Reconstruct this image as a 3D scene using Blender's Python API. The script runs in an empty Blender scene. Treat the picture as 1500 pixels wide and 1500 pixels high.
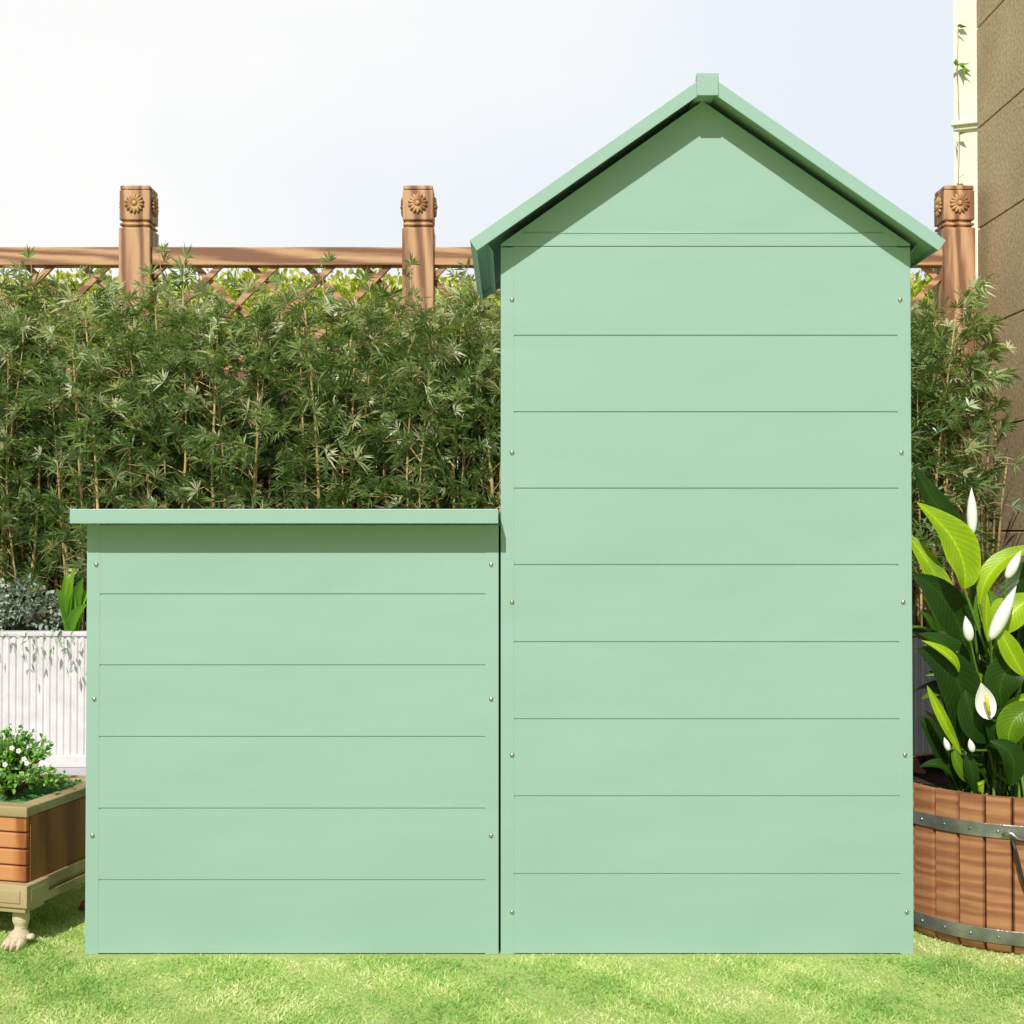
import bpy, bmesh, math, random
import numpy as np
from mathutils import Vector, Matrix
random.seed(7); rng = np.random.default_rng(7)
sc = bpy.context.scene; C = sc.collection
R = math.radians
# ------------------------------------------------------------- camera model
F = 1820.0; PITCH = math.atan(28/F); H = 0.907; CY = -2.676
def at(x, y, D):
    """point at distance D in front of the camera that the photo (1500 px) shows at x, y"""
    u = (x-750)/F; v = (750-y)/F
    dy = math.cos(PITCH)-v*math.sin(PITCH); dz = math.sin(PITCH)+v*math.cos(PITCH)
    k = D/dy
    return Vector((u*k, CY+D, H+dz*k))
def X(x, D, y=750): return at(x, y, D).x
def Z(y, D): return at(750, y, D).z

cam = bpy.data.cameras.new('camera'); co = bpy.data.objects.new('camera', cam); C.objects.link(co)
co.location = (0, CY, H); co.rotation_euler = (math.pi/2+PITCH, 0, 0)
cam.sensor_width = 36; cam.lens = 36*F/1500; cam.clip_end = 500; cam.clip_start = 0.05
sc.camera = co
# ------------------------------------------------------------- materials
def srgb(r, g, b):
    f = lambda c: (c/255/12.92) if c/255 <= .04045 else ((c/255+.055)/1.055)**2.4
    return (f(r), f(g), f(b), 1)
def newmat(name):
    m = bpy.data.materials.new(name); m.use_nodes = True
    nt = m.node_tree; b = nt.nodes['Principled BSDF']
    return m, nt, b
def N(nt, t, **kw):
    n = nt.nodes.new(t)
    for k, v in kw.items():
        if k.startswith('_'): setattr(n, k[1:], v)
        else: n.inputs[k.replace('__', ' ')].default_value = v
    return n
def ramp(nt, stops):
    r = nt.nodes.new('ShaderNodeValToRGB'); e = r.color_ramp.elements
    while len(e) < len(stops): e.new(.5)
    for i, (p, c) in enumerate(stops): e[i].position = p; e[i].color = c
    return r
def coords(nt, scale=(1, 1, 1), rot=(0, 0, 0), kind='Object'):
    tc = nt.nodes.new('ShaderNodeTexCoord'); mp = nt.nodes.new('ShaderNodeMapping')
    mp.inputs['Scale'].default_value = scale; mp.inputs['Rotation'].default_value = rot
    nt.links.new(tc.outputs[kind], mp.inputs['Vector']); return mp
def paint(name, col, rough=.45, var=.06, bump=.02, scale=3, spec=.4):
    m, nt, b = newmat(name); mp = coords(nt)
    n = N(nt, 'ShaderNodeTexNoise', Scale=scale, Detail=6.); nt.links.new(mp.outputs[0], n.inputs['Vector'])
    c0 = tuple(c*(1-var) for c in col[:3])+(1,); c1 = tuple(min(1, c*(1+var)) for c in col[:3])+(1,)
    r = ramp(nt, [(.3, c0), (.7, c1)]); nt.links.new(n.outputs['Fac'], r.inputs[0])
    nt.links.new(r.outputs[0], b.inputs['Base Color'])
    n2 = N(nt, 'ShaderNodeTexNoise', Scale=180., Detail=3.); nt.links.new(mp.outputs[0], n2.inputs['Vector'])
    bp = N(nt, 'ShaderNodeBump', Strength=bump, Distance=.004); nt.links.new(n2.outputs['Fac'], bp.inputs['Height'])
    nt.links.new(bp.outputs[0], b.inputs['Normal'])
    b.inputs['Roughness'].default_value = rough; b.inputs['Specular IOR Level'].default_value = spec
    return m
def wavy(m):
    nt = m.node_tree; b = nt.nodes['Principled BSDF']; mp = coords(nt, (1, 1, 2.2)); n = N(nt, 'ShaderNodeTexNoise', Scale=2.4, Detail=2.); nt.links.new(mp.outputs[0], n.inputs['Vector'])
    old = b.inputs['Normal'].links[0].from_socket; bp = N(nt, 'ShaderNodeBump', Strength=.5, Distance=.012)
    nt.links.new(n.outputs['Fac'], bp.inputs['Height']); nt.links.new(old, bp.inputs['Normal']); nt.links.new(bp.outputs[0], b.inputs['Normal']); return m
def wood(name, dark, mid, light, axis='z', scale=9, rough=.6, bump=.25):
    m, nt, b = newmat(name)
    s = {'z': (1, 1, .09), 'x': (.09, 1, 1), 'y': (1, .09, 1), 'r': (.10, .10, 1)}[axis]
    mp = coords(nt, s)
    if axis == 'r':                          # every stave is cut from its own plank
        oi = nt.nodes.new('ShaderNodeObjectInfo'); sc_ = N(nt, 'ShaderNodeMath', _operation='MULTIPLY'); sc_.inputs[1].default_value = 9
        nt.links.new(oi.outputs['Random'], sc_.inputs[0]); nt.links.new(sc_.outputs[0], mp.inputs['Location'])
    n = N(nt, 'ShaderNodeTexNoise', Scale=scale, Detail=4., Distortion=1.6)
    w = N(nt, 'ShaderNodeTexWave', Scale=scale*.8, Distortion=7., Detail=3.); w.inputs['Detail Scale'].default_value = 1.2
    w.bands_direction = 'DIAGONAL'
    f = N(nt, 'ShaderNodeTexNoise', Scale=scale*14, Detail=3.)
    for q in (n, w, f): nt.links.new(mp.outputs[0], q.inputs['Vector'])
    a = N(nt, 'ShaderNodeMixRGB', Fac=.45); nt.links.new(n.outputs['Fac'], a.inputs[1]); nt.links.new(w.outputs['Fac'], a.inputs[2])
    a2 = N(nt, 'ShaderNodeMixRGB', Fac=.22); nt.links.new(a.outputs[0], a2.inputs[1]); nt.links.new(f.outputs['Fac'], a2.inputs[2])
    r = ramp(nt, [(.18 if axis == 'r' else .34, dark), (.5, mid), (.84 if axis == 'r' else .66, light)]); nt.links.new(a2.outputs[0], r.inputs[0])
    nt.links.new(r.outputs[0], b.inputs['Base Color'])
    bp = N(nt, 'ShaderNodeBump', Strength=bump, Distance=.003); nt.links.new(a2.outputs[0], bp.inputs['Height'])
    nt.links.new(bp.outputs[0], b.inputs['Normal']); b.inputs['Roughness'].default_value = rough
    return m
def leafmat(name, stops, rough=.4, trans=.3, tint=(1.4, 1.5, .5), spec=.5):
    m, nt, b = newmat(name)
    at_ = nt.nodes.new('ShaderNodeAttribute'); at_.attribute_name = 'rnd'
    r = ramp(nt, stops); nt.links.new(at_.outputs['Fac'], r.inputs[0])
    nt.links.new(r.outputs[0], b.inputs['Base Color'])
    b.inputs['Roughness'].default_value = rough; b.inputs['Specular IOR Level'].default_value = spec
    tr = nt.nodes.new('ShaderNodeBsdfTranslucent')
    mu = nt.nodes.new('ShaderNodeMixRGB'); mu.blend_type = 'MULTIPLY'; mu.inputs[0].default_value = 1
    nt.links.new(r.outputs[0], mu.inputs[1]); mu.inputs[2].default_value = (*tint, 1); nt.links.new(mu.outputs[0], tr.inputs[0])
    mx = nt.nodes.new('ShaderNodeMixShader'); mx.inputs[0].default_value = trans
    nt.links.new(b.outputs[0], mx.inputs[1]); nt.links.new(tr.outputs[0], mx.inputs[2])
    nt.links.new(mx.outputs[0], nt.nodes['Material Output'].inputs[0])
    return m

M = {}
M['mint'] = paint('mint_paint', (.325, .505, .43, 1), rough=.42, var=.025, bump=.015, scale=1.6)
wavy(M['mint'])
M['steel'] = paint('screw_steel', (.55, .55, .52, 1), rough=.25, var=.1); M['steel'].node_tree.nodes['Principled BSDF'].inputs['Metallic'].default_value = .9
M['hoop'] = paint('hoop_iron', (.34, .34, .33, 1), rough=.34, var=.35, bump=.3, scale=18)
M['hoop'].node_tree.nodes['Principled BSDF'].inputs['Metallic'].default_value = .7
M['iron'] = paint('black_iron', (.03, .03, .03, 1), rough=.4)
W = (srgb(134, 92, 66), srgb(176, 130, 96), srgb(206, 164, 122))
M['post_wood'] = wood('post_wood', *W, 'z', 11)
M['rail_wood'] = wood('rail_wood', *W, 'x', 12)
M['carved'] = wood('carved_wood', srgb(150, 105, 62), srgb(186, 140, 92), srgb(205, 165, 115), 'z', 9)
M['boards'] = wood('fence_board_wood', srgb(46, 26, 20), srgb(70, 40, 30), srgb(95, 58, 42), 'z', 6)
M['slat'] = wood('orange_wood', srgb(150, 86, 46), srgb(184, 116, 66), srgb(204, 142, 92), 'z', 10)
M['side'] = wood('planter_side_wood', srgb(134, 82, 44), srgb(150, 94, 52), srgb(166, 106, 62), 'z', 8)
M['beige'] = wood('beige_frame_wood', srgb(158, 138, 98), srgb(176, 156, 116), srgb(190, 170, 130), 'x', 3, bump=.08)
M['paw'] = paint('weathered_carving', srgb(216, 200, 170), rough=.6, var=.2, bump=.5, scale=30)
M['stave'] = wood('barrel_wood', srgb(132, 82, 54), srgb(166, 112, 76), srgb(192, 140, 100), 'r', 30)
M['inner_dark'] = wood('dark_inner_wood', srgb(34, 18, 12), srgb(52, 28, 20), srgb(66, 38, 28), 'r', 30)  # darker brown for the inner stave faces
M['bark'] = paint('bark', (.16, .10, .06, 1), rough=.8, var=.35, bump=.5, scale=25)
M['cane'] = paint('bamboo_cane', (.44, .34, .15, 1), rough=.55, var=.4, bump=.1, scale=9)
M['stem'] = paint('green_stem', (.14, .26, .04, 1), rough=.5, var=.2)
M['soil'] = paint('soil', (.035, .024, .016, 1), rough=.95, var=.5, bump=1, scale=40)
M['white'] = paint('white_ribbed_panel', (.70, .69, .70, 1), rough=.5, var=.1, bump=.15, scale=14)
M['cream'] = paint('cream_render', (.84, .80, .70, 1), rough=.8, var=.06, bump=.3, scale=5)
M['petal'] = paint('white_petal', (.82, .82, .78, 1), rough=.5, var=.05, scale=30)
M['spadix'] = paint('yellow_spadix', (.85, .62, .06, 1), rough=.7, var=.2, bump=.6, scale=90)
M['moss'] = paint('moss', (.10, .26, .06, 1), rough=.9, var=.5, bump=1, scale=60)

def stone():
    m, nt, b = newmat('beige_stucco'); mp = coords(nt)
    n = N(nt, 'ShaderNodeTexNoise', Scale=62., Detail=8., Roughness=.72); n2 = N(nt, 'ShaderNodeTexNoise', Scale=2.2, Detail=4.)
    for q in (n, n2): nt.links.new(mp.outputs[0], q.inputs['Vector'])
    r = ramp(nt, [(.32, (.44, .32, .18, 1)), (.5, (.70, .545, .34, 1)), (.68, (.90, .74, .50, 1))]); nt.links.new(n.outputs['Fac'], r.inputs[0])
    r2 = ramp(nt, [(.35, (.82, .80, .76, 1)), (.65, (1, 1, 1, 1))]); nt.links.new(n2.outputs['Fac'], r2.inputs[0])
    mu = nt.nodes.new('ShaderNodeMixRGB'); mu.blend_type = 'MULTIPLY'; mu.inputs[0].default_value = 1
    nt.links.new(r.outputs[0], mu.inputs[1]); nt.links.new(r2.outputs[0], mu.inputs[2]); nt.links.new(mu.outputs[0], b.inputs['Base Color'])
    bp = N(nt, 'ShaderNodeBump', Strength=.5, Distance=.006); nt.links.new(n.outputs['Fac'], bp.inputs['Height']); nt.links.new(bp.outputs[0], b.inputs['Normal'])
    b.inputs['Roughness'].default_value = .9; return m
M['stone'] = stone()
def ground(name, stops, s1, s2, bump=.6):
    m, nt, b = newmat(name); mp = coords(nt)
    n = N(nt, 'ShaderNodeTexNoise', Scale=s1, Detail=6.); n2 = N(nt, 'ShaderNodeTexNoise', Scale=s2, Detail=6., Roughness=.7)
    for q in (n, n2): nt.links.new(mp.outputs[0], q.inputs['Vector'])
    a = N(nt, 'ShaderNodeMixRGB', Fac=.5); nt.links.new(n.outputs['Fac'], a.inputs[1]); nt.links.new(n2.outputs['Fac'], a.inputs[2])
    r = ramp(nt, stops); nt.links.new(a.outputs[0], r.inputs[0]); nt.links.new(r.outputs[0], b.inputs['Base Color'])
    bp = N(nt, 'ShaderNodeBump', Strength=bump, Distance=.01); nt.links.new(n2.outputs['Fac'], bp.inputs['Height']); nt.links.new(bp.outputs[0], b.inputs['Normal'])
    b.inputs['Roughness'].default_value = .95; return m
M['lawn'] = ground('lawn_base', [(.3, (.30, .42, .10, 1)), (.5, (.46, .56, .17, 1)), (.7, (.64, .66, .28, 1))], 5., 120.)
M['paving'] = ground('pale_paving', [(.3, (.42, .41, .42, 1)), (.7, (.56, .55, .56, 1))], 3., 60., .2)
M['grass'] = leafmat('grass_blades', [(0, (.29, .52, .13, 1)), (.4, (.47, .68, .20, 1)), (.72, (.68, .79, .32, 1)), (1, (.90, .88, .54, 1))], rough=.6, trans=.35, tint=(1.1, 1.2, .7), spec=.2)
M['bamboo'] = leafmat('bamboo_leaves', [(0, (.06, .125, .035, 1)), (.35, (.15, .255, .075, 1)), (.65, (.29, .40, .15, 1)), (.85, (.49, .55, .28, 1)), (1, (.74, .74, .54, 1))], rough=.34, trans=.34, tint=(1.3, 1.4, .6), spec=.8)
M['backleaf'] = leafmat('sunlit_back_leaves', [(0, (.30, .42, .04, 1)), (.5, (.62, .66, .08, 1)), (1, (.90, .86, .35, 1))], rough=.4, trans=.4, tint=(1.2, 1.3, .6))
M['silver'] = leafmat('silver_leaves', [(0, (.10, .16, .11, 1)), (.5, (.26, .34, .26, 1)), (1, (.62, .68, .58, 1))], rough=.45, trans=.15)
M['strap'] = leafmat('strap_leaves', [(0, (.05, .16, .01, 1)), (.6, (.13, .34, .02, 1)), (1, (.30, .52, .04, 1))], rough=.35, trans=.35)
M['shrub'] = leafmat('shrub_leaves', [(0, (.08, .24, .03, 1)), (.5, (.22, .50, .08, 1)), (1, (.58, .80, .34, 1))], rough=.35, trans=.3)
def lily():
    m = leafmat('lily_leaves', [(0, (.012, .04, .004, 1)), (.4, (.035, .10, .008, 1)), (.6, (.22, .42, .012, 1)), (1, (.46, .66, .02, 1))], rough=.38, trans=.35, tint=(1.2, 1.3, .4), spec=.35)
    nt = m.node_tree; b = nt.nodes['Principled BSDF']
    a = nt.nodes.new('ShaderNodeAttribute'); a.attribute_name = 'along'
    w = N(nt, 'ShaderNodeMath', _operation='SINE'); mu = N(nt, 'ShaderNodeMath', _operation='MULTIPLY'); mu.inputs[1].default_value = 85
    nt.links.new(a.outputs['Fac'], mu.inputs[0]); nt.links.new(mu.outputs[0], w.inputs[0])
    bp = N(nt, 'ShaderNodeBump', Strength=.12, Distance=.002); nt.links.new(w.outputs[0], bp.inputs['Height']); nt.links.new(bp.outputs[0], b.inputs['Normal'])
    c = nt.nodes.new('ShaderNodeAttribute'); c.attribute_name = 'across'
    src = b.inputs['Base Color'].links[0].from_socket
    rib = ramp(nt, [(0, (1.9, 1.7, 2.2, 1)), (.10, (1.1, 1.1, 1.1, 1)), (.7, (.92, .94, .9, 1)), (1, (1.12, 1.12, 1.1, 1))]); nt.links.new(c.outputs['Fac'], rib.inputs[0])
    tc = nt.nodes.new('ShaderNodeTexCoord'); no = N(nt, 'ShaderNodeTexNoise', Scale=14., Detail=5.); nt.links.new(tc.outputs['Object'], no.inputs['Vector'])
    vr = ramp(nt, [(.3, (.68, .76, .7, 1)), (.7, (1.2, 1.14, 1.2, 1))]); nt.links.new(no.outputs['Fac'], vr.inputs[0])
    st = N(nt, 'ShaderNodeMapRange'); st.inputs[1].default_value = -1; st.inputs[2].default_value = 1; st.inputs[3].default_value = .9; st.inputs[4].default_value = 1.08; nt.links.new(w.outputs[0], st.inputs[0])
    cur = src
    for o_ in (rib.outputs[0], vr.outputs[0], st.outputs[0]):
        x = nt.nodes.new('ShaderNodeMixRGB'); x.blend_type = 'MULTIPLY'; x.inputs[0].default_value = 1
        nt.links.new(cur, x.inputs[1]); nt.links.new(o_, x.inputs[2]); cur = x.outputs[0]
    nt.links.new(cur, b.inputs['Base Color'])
    return m
M['lily'] = lily()

# ------------------------------------------------------------- object helpers
def tag(o, label=None, cat=None, group=None, kind=None):
    if label: o['label'] = label
    if cat: o['category'] = cat
    if group: o['group'] = group
    if kind: o['kind'] = kind
    return o
def thing(name, label, cat, loc=(0, 0, 0), rz=0, group=None):
    o = bpy.data.objects.new(name, None); C.objects.link(o); o.location = loc; o.rotation_euler = (0, 0, rz)
    o.empty_display_size = .1
    return tag(o, label, cat, group)
def link(name, me, m, parent=None, world=False):
    o = bpy.data.objects.new(name, me); C.objects.link(o)
    for q in (m if isinstance(m, (list, tuple)) else [m]): me.materials.append(q)
    if parent: o.parent = parent
    return o
def obj(name, bm, m, parent=None, smooth=False, bevel=0, seg=2):
    bmesh.ops.recalc_face_normals(bm, faces=bm.faces)
    me = bpy.data.meshes.new(name); bm.to_mesh(me); bm.free()
    if smooth:
        for p in me.polygons: p.use_smooth = True
    o = link(name, me, m, parent)
    if bevel:
        b = o.modifiers.new('bevel', 'BEVEL'); b.width = bevel; b.segments = seg; b.limit_method = 'ANGLE'; b.angle_limit = R(40)
    return o
def box(bm, x0, x1, y0, y1, z0, z1, mat=None):
    r = bmesh.ops.create_cube(bm, size=1)
    T = Matrix.Translation(((x0+x1)/2, (y0+y1)/2, (z0+z1)/2)) @ Matrix.Diagonal((x1-x0, y1-y0, z1-z0, 1))
    if mat is not None: T = mat @ T
    bmesh.ops.transform(bm, matrix=T, verts=r['verts']); return r['verts']
def prism(bm, pts, y0, y1):
    """outline in x, z given thickness along y"""
    a = [bm.verts.new((x, y0, z)) for x, z in pts]; b = [bm.verts.new((x, y1, z)) for x, z in pts]
    bm.faces.new(a); bm.faces.new(b[::-1]); n = len(pts)
    for i in range(n): bm.faces.new((a[i], b[i], b[(i+1) % n], a[(i+1) % n]))
def tube(bm, pts, rads, n=6, cap=True):
    rings = []; pts = [Vector(p) for p in pts]
    for i, p in enumerate(pts):
        d = (pts[min(i+1, len(pts)-1)]-pts[max(i-1, 0)]).normalized()
        u = d.cross(Vector((.3, .9, .1))).normalized(); v = d.cross(u)
        r = rads[i] if isinstance(rads, (list, tuple)) else rads
        rings.append([bm.verts.new(p+(u*math.cos(a)+v*math.sin(a))*r) for a in (2*math.pi*k/n for k in range(n))])
    for a, b in zip(rings, rings[1:]):
        for k in range(n): bm.faces.new((a[k], a[(k+1) % n], b[(k+1) % n], b[k]))
    if cap: bm.faces.new(rings[0][::-1]); bm.faces.new(rings[-1])
def blob(bm, c, r, rot=None, seg=16):
    q = bmesh.ops.create_uvsphere(bm, u_segments=seg, v_segments=seg//2+2, radius=1)
    T = Matrix.Translation(c) @ (rot.to_4x4() if rot else Matrix()) @ Matrix.Diagonal((*r, 1))
    bmesh.ops.transform(bm, matrix=T, verts=q['verts'])
def npmesh(name, V, Fc, rnd=None):
    V = np.asarray(V, dtype=np.float32); Fc = np.asarray(Fc, dtype=np.int32); k = Fc.shape[1]
    me = bpy.data.meshes.new(name); me.vertices.add(len(V)); me.vertices.foreach_set('co', V.ravel())
    me.loops.add(Fc.size); me.loops.foreach_set('vertex_index', Fc.ravel())
    me.polygons.add(len(Fc)); me.polygons.foreach_set('loop_start', np.arange(0, Fc.size, k, dtype=np.int32))
    try: me.polygons.foreach_set('loop_total', np.full(len(Fc), k, dtype=np.int32))
    except Exception: pass
    if rnd is not None:
        a = me.attributes.new('rnd', 'FLOAT', 'POINT'); a.data.foreach_set('value', np.asarray(rnd, dtype=np.float32))
    me.update(calc_edges=True); me.validate(); return me
def norm(a): return a/np.maximum(np.linalg.norm(a, axis=-1, keepdims=True), 1e-9)
def leaves(P, D, Nn, L, Wd, rnd, fold=.15, droop=.15, mid=.45):
    """many pointed leaves: base P, direction D, surface normal Nn; 6 verts, 4 quads-as-two-folded strips"""
    D = norm(D); S = norm(np.cross(D, Nn)); Nn = np.cross(S, D)
    L = L[:, None]; Wd = Wd[:, None]
    down = np.array([0, 0, -1.])
    b = P; m1 = P+D*L*mid-down*0; t = P+D*L+down*L*droop
    l = m1+S*Wd*.5+Nn*Wd*fold; r = m1-S*Wd*.5+Nn*Wd*fold
    V = np.stack([b, l, t, r, m1+down*L*droop*.25], 1)    # 5 verts
    n = len(P); i = np.arange(n)[:, None]*5
    T = np.concatenate([i+np.array([[0, 1, 4]]), i+np.array([[1, 2, 4]]), i+np.array([[2, 3, 4]]), i+np.array([[3, 0, 4]])])
    return V.reshape(-1, 3), T, np.repeat(rnd, 5)
def fans(P, D, n, L, W_, rnd, spread=1.35):
    """palmate sprays of n narrow leaflets at P, opening round D"""
    k = len(P); D = norm(D)
    U = norm(np.cross(D, rng.normal(size=(k, 3)))); 
    a = np.linspace(-spread, spread, n)[None, :]+rng.normal(0, .10, (k, n))
    dirs = D[:, None]*np.cos(a)[..., None]+U[:, None]*np.sin(a)[..., None]+rng.normal(0, .10, (k, n, 3))
    nn = np.cross(D, U)[:, None].repeat(n, 1)+rng.normal(0, .25, (k, n, 3))
    l = (L[:, None]*(.65+.4*np.cos(a*.8))*rng.uniform(.8, 1.15, (k, n))).ravel()
    PP = P[:, None].repeat(n, 1).reshape(-1, 3)
    rr = np.clip(rnd[:, None]+rng.normal(0, .10, (k, n)), 0, 1).ravel()
    return leaves(PP, dirs.reshape(-1, 3), nn.reshape(-1, 3), l, np.full(len(l), W_)*rng.uniform(.7, 1.3, len(l)), rr, droop=.18)

# ============================================================= SETTING
def sheet(name, x0, x1, y0, y1, z, m, n=1):
    bm = bmesh.new(); vs = [bm.verts.new(p) for p in ((x0, y0, z), (x1, y0, z), (x1, y1, z), (x0, y1, z))]; bm.faces.new(vs)
    return tag(obj(name, bm, m), kind='structure')
sheet('ground', -80, 80, -30, 120, 0, M['lawn'])
sheet('pavement', -7, .3, .95, 3.2, .006, M['paving'])
sheet('soil_bed', .3, 2.05, .95, 3.2, .006, M['soil'])

# short grass blades over the lawn near the camera
def grass():
    n = 330000
    x = rng.uniform(-1.75, 1.75, n); y = CY+1.75+rng.uniform(0, 1, n)**1.15*1.88
    keep = ~((x > -.93) & (x < .88) & (y > .012) & (y < .5)); x, y = x[keep], y[keep]; n = len(x)
    ph = .5+.20*np.sin(x*7.3+2*np.sin(y*9.))+.16*np.sin(y*21+x*13+1.3)+.14*np.sin(x*31-y*27)+.1*np.sin(x*61+y*47+2)
    rnd = np.clip(ph+rng.normal(0, .2, n), 0, 1)
    h = rng.uniform(.004, .0095, n)*(1+.35*np.sin(x*17+y*11)); a = rng.uniform(0, 2*np.pi, n); near = (y > -.03) & (y < .012) & (x > -.95) & (x < .9); h = np.where(near, h*.35, h); lean = rng.uniform(.5, 2.0, n)*h
    w = rng.uniform(.0009, .0018, n)
    b = rng.uniform(0, np.pi, n)
    S = np.stack([np.cos(b), np.sin(b), 0*b], 1)*w[:, None]; P = np.stack([x, y, 0*x-.001], 1)
    L = np.stack([np.cos(a)*lean, np.sin(a)*lean, h], 1)
    mid = P+L*.55+np.stack([0*x, 0*x, h*.12], 1)
    V = np.stack([P-S, P+S, mid+S*.8, mid-S*.8, P+L], 1).reshape(-1, 3)
    i = np.arange(n)[:, None]*5
    T = np.concatenate([i+np.array([[0, 1, 2]]), i+np.array([[0, 2, 3]]), i+np.array([[3, 2, 4]])])
    o = link('grass', npmesh('grass', V, T, np.repeat(rnd, 5)), M['grass'])
    tag(o, 'short sunlit yellow green lawn grass', 'grass', kind='stuff')
grass()

# ============================================================= TALL SHED
D0 = -CY                 # distance of the shed's front plane
OV = .065                # overhang of roof and lid
def px(x): return X(x, D0)
def pz(y): return Z(y, D0)
SX0, SX1 = px(733.5), px(1335.5); DEP = .43
shed = thing('garden_shed', 'tall mint green metal shed with gabled roof and horizontal board lines', 'shed', ((SX0+SX1)/2, 0, 0))
ox = shed.location.x
x0, x1 = SX0-ox, SX1-ox; hw = (x1-x0)/2
TW = .029                                   # corner trim width
Df = D0-OV
ridge_z = Z(108.5, Df); eave_z = Z(352, Df)
ex0 = X(688, Df, 352)-ox; ex1 = X(1385.5, Df, 352)-ox; rx = (ex0+ex1)/2
slope = (ridge_z-eave_z)/((ex1-ex0)/2); ang = math.atan(slope); TH = .0265
def under(x):                                # roof underside height at x
    return ridge_z-abs(x-rx)*slope-TH/math.cos(ang)
grooves = [pz(v) for v in (492, 604, 716, 828, 941, 1054, 1167, 1281)]
zb = .003
def grooved(name, xa, xb, ztop, zs, parent, ybase=.0006, gw=.0017, gd=.0026, prof=None):
    """a wall sheet with pressed horizontal grooves, profile swept along x"""
    P = [(ybase, ztop)]
    if prof: P += prof
    for z in zs: P += [(ybase, z+gw*1.6), (ybase+gd, z+gw*.5), (ybase+gd, z-gw*.6), (ybase, z-gw*.9)]
    P += [(ybase, zb), (ybase+.01, zb), (ybase+.01, ztop)]
    bm = bmesh.new(); a = [bm.verts.new((xa, y, z)) for y, z in P]; b = [bm.verts.new((xb, y, z)) for y, z in P]
    for i in range(len(P)): j = (i+1) % len(P); bm.faces.new((a[i], a[j], b[j], b[i]))
    bm.faces.new(a[::-1]); bm.faces.new(b)
    return obj(name, bm, M['mint'], parent)
zt = pz(361)
grooved('wall_panel', x0+TW-.0012, x1-TW+.0012, zt-.0004, grooves, shed)
# gable panel: laps the wall with a pressed bead just above its lower lip
bm = bmesh.new(); zg = zt+.0010
def gx(z): return (ridge_z-TH/math.cos(ang)-z)/slope-.001
L_ = [(-hw+.0, zg), (hw, zg), (hw, under(rx+hw)-.002), (rx, under(rx)-.002), (-hw, under(rx-hw)-.002)]
prism(bm, L_, .0, .012)
obj('gable_panel', bm, M['mint'], shed, bevel=.0008)
bm = bmesh.new(); zbe = pz(341)
tube(bm, [(-gx(zbe)+rx+.02, .0004, zbe), (gx(zbe)+rx-.02, .0008, zbe)], .0020, 8); obj('pressed_bead', bm, M['mint'], shed, smooth=True)
for s in (-1, 1):                            # corner trims wrap front and side
    bm = bmesh.new(); xe = s*hw; xi = s*(hw-TW)
    pts = [(xe, 0), (xi, 0), (xi, .003), (xe-s*.003, .003), (xe-s*.003, .03), (xe, .03)]
    a = [bm.verts.new((p[0], p[1], 0.0)) for p in pts]; b = [bm.verts.new((p[0], p[1], zg-.0025)) for p in pts]
    bm.faces.new(a); bm.faces.new(b[::-1])
    for i in range(6): bm.faces.new((a[i], b[i], b[(i+1) % 6], a[(i+1) % 6]))
    obj('corner_trim', bm, M['mint'], shed, bevel=.0012)
    for k, (yy, xl, xr) in enumerate(((439, 750, 1320), (663, 750, 1321), (882, 750, 1322.5), (1106, 750, 1324), (1336, 750, 1325.5))):
        bm = bmesh.new(); blob(bm, ((px(xl) if s < 0 else px(xr))-ox, -.0005, pz(yy)), (.0052, .0032, .0052), seg=12)
        obj('screw', bm, M['steel'], shed, smooth=True)
    bm = bmesh.new(); box(bm, min(s*hw-s*.001, s*hw-s*.009), max(s*hw-s*.001, s*hw-s*.009), .031, DEP, zb, under(rx+s*hw)-.004)
    obj('side_panel', bm, M['mint'], shed)
bm = bmesh.new(); prism(bm, [(-hw+.01, zb), (hw-.01, zb), (hw-.01, under(rx+hw)-.005), (rx, under(rx)-.005), (-hw+.01, under(rx-hw)-.005)], DEP+.001, DEP+.012)
obj('rear_panel', bm, M['mint'], shed)
for s in (-1, 1):
    bm = bmesh.new(); n = Vector((s*math.sin(ang), math.cos(ang))); d = Vector((s*math.cos(ang), -math.sin(ang)))
    top = Vector((rx, ridge_z)); Ls = ((ex1-ex0)/2)/math.cos(ang)
    def q(u, v): p = top+d*u-n*v; return (p.x, p.y)
    u0 = math.tan(ang)*TH if True else 0
    # front/rear lips and eave lip are deeper than the sheet itself
    prism(bm, [q(.0, 0), q(Ls, 0), q(Ls, TH*.45), q(TH*.45*math.tan(ang)*0, TH*.45)], -OV+.004, DEP+OV-.004)
    prism(bm, [q(0, -.0005), q(Ls+.0005, -.0005), q(Ls+.0005, TH), q(-TH*slope*.0, TH)], -OV, -OV+.0035)
    prism(bm, [q(0, -.0005), q(Ls+.0005, -.0005), q(Ls+.0005, TH), q(0, TH)], DEP+OV-.0035, DEP+OV)
    prism(bm, [q(Ls-.002, TH*.455), q(Ls, TH*.455), q(Ls, TH-.001), q(Ls-.002, TH-.001)], -OV+.0045, DEP+OV-.0045)
    prism(bm, [q(Ls-.036, TH*.46), q(Ls-.033, TH*.46), q(Ls-.033, TH*1.3), q(Ls-.036, TH*1.3)], .012, DEP+OV-.0045)
    obj('roof_panel', bm, M['mint'], shed, bevel=.0012)
bm = bmesh.new()
cz0, cz1 = Z(140, Df-.006), Z(106.5, Df-.006); cw = (X(1051.5, Df-.006, 120)-X(1019.5, Df-.006, 120))/2
box(bm, rx-cw, rx+cw, -OV-.006, -OV+.014, cz0+.012, cz1); bm.verts.ensure_lookup_table()
for v in bm.verts:
    if v.co.y < -OV-.004 and v.co.z < cz0+.013: v.co.z = cz0
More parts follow.
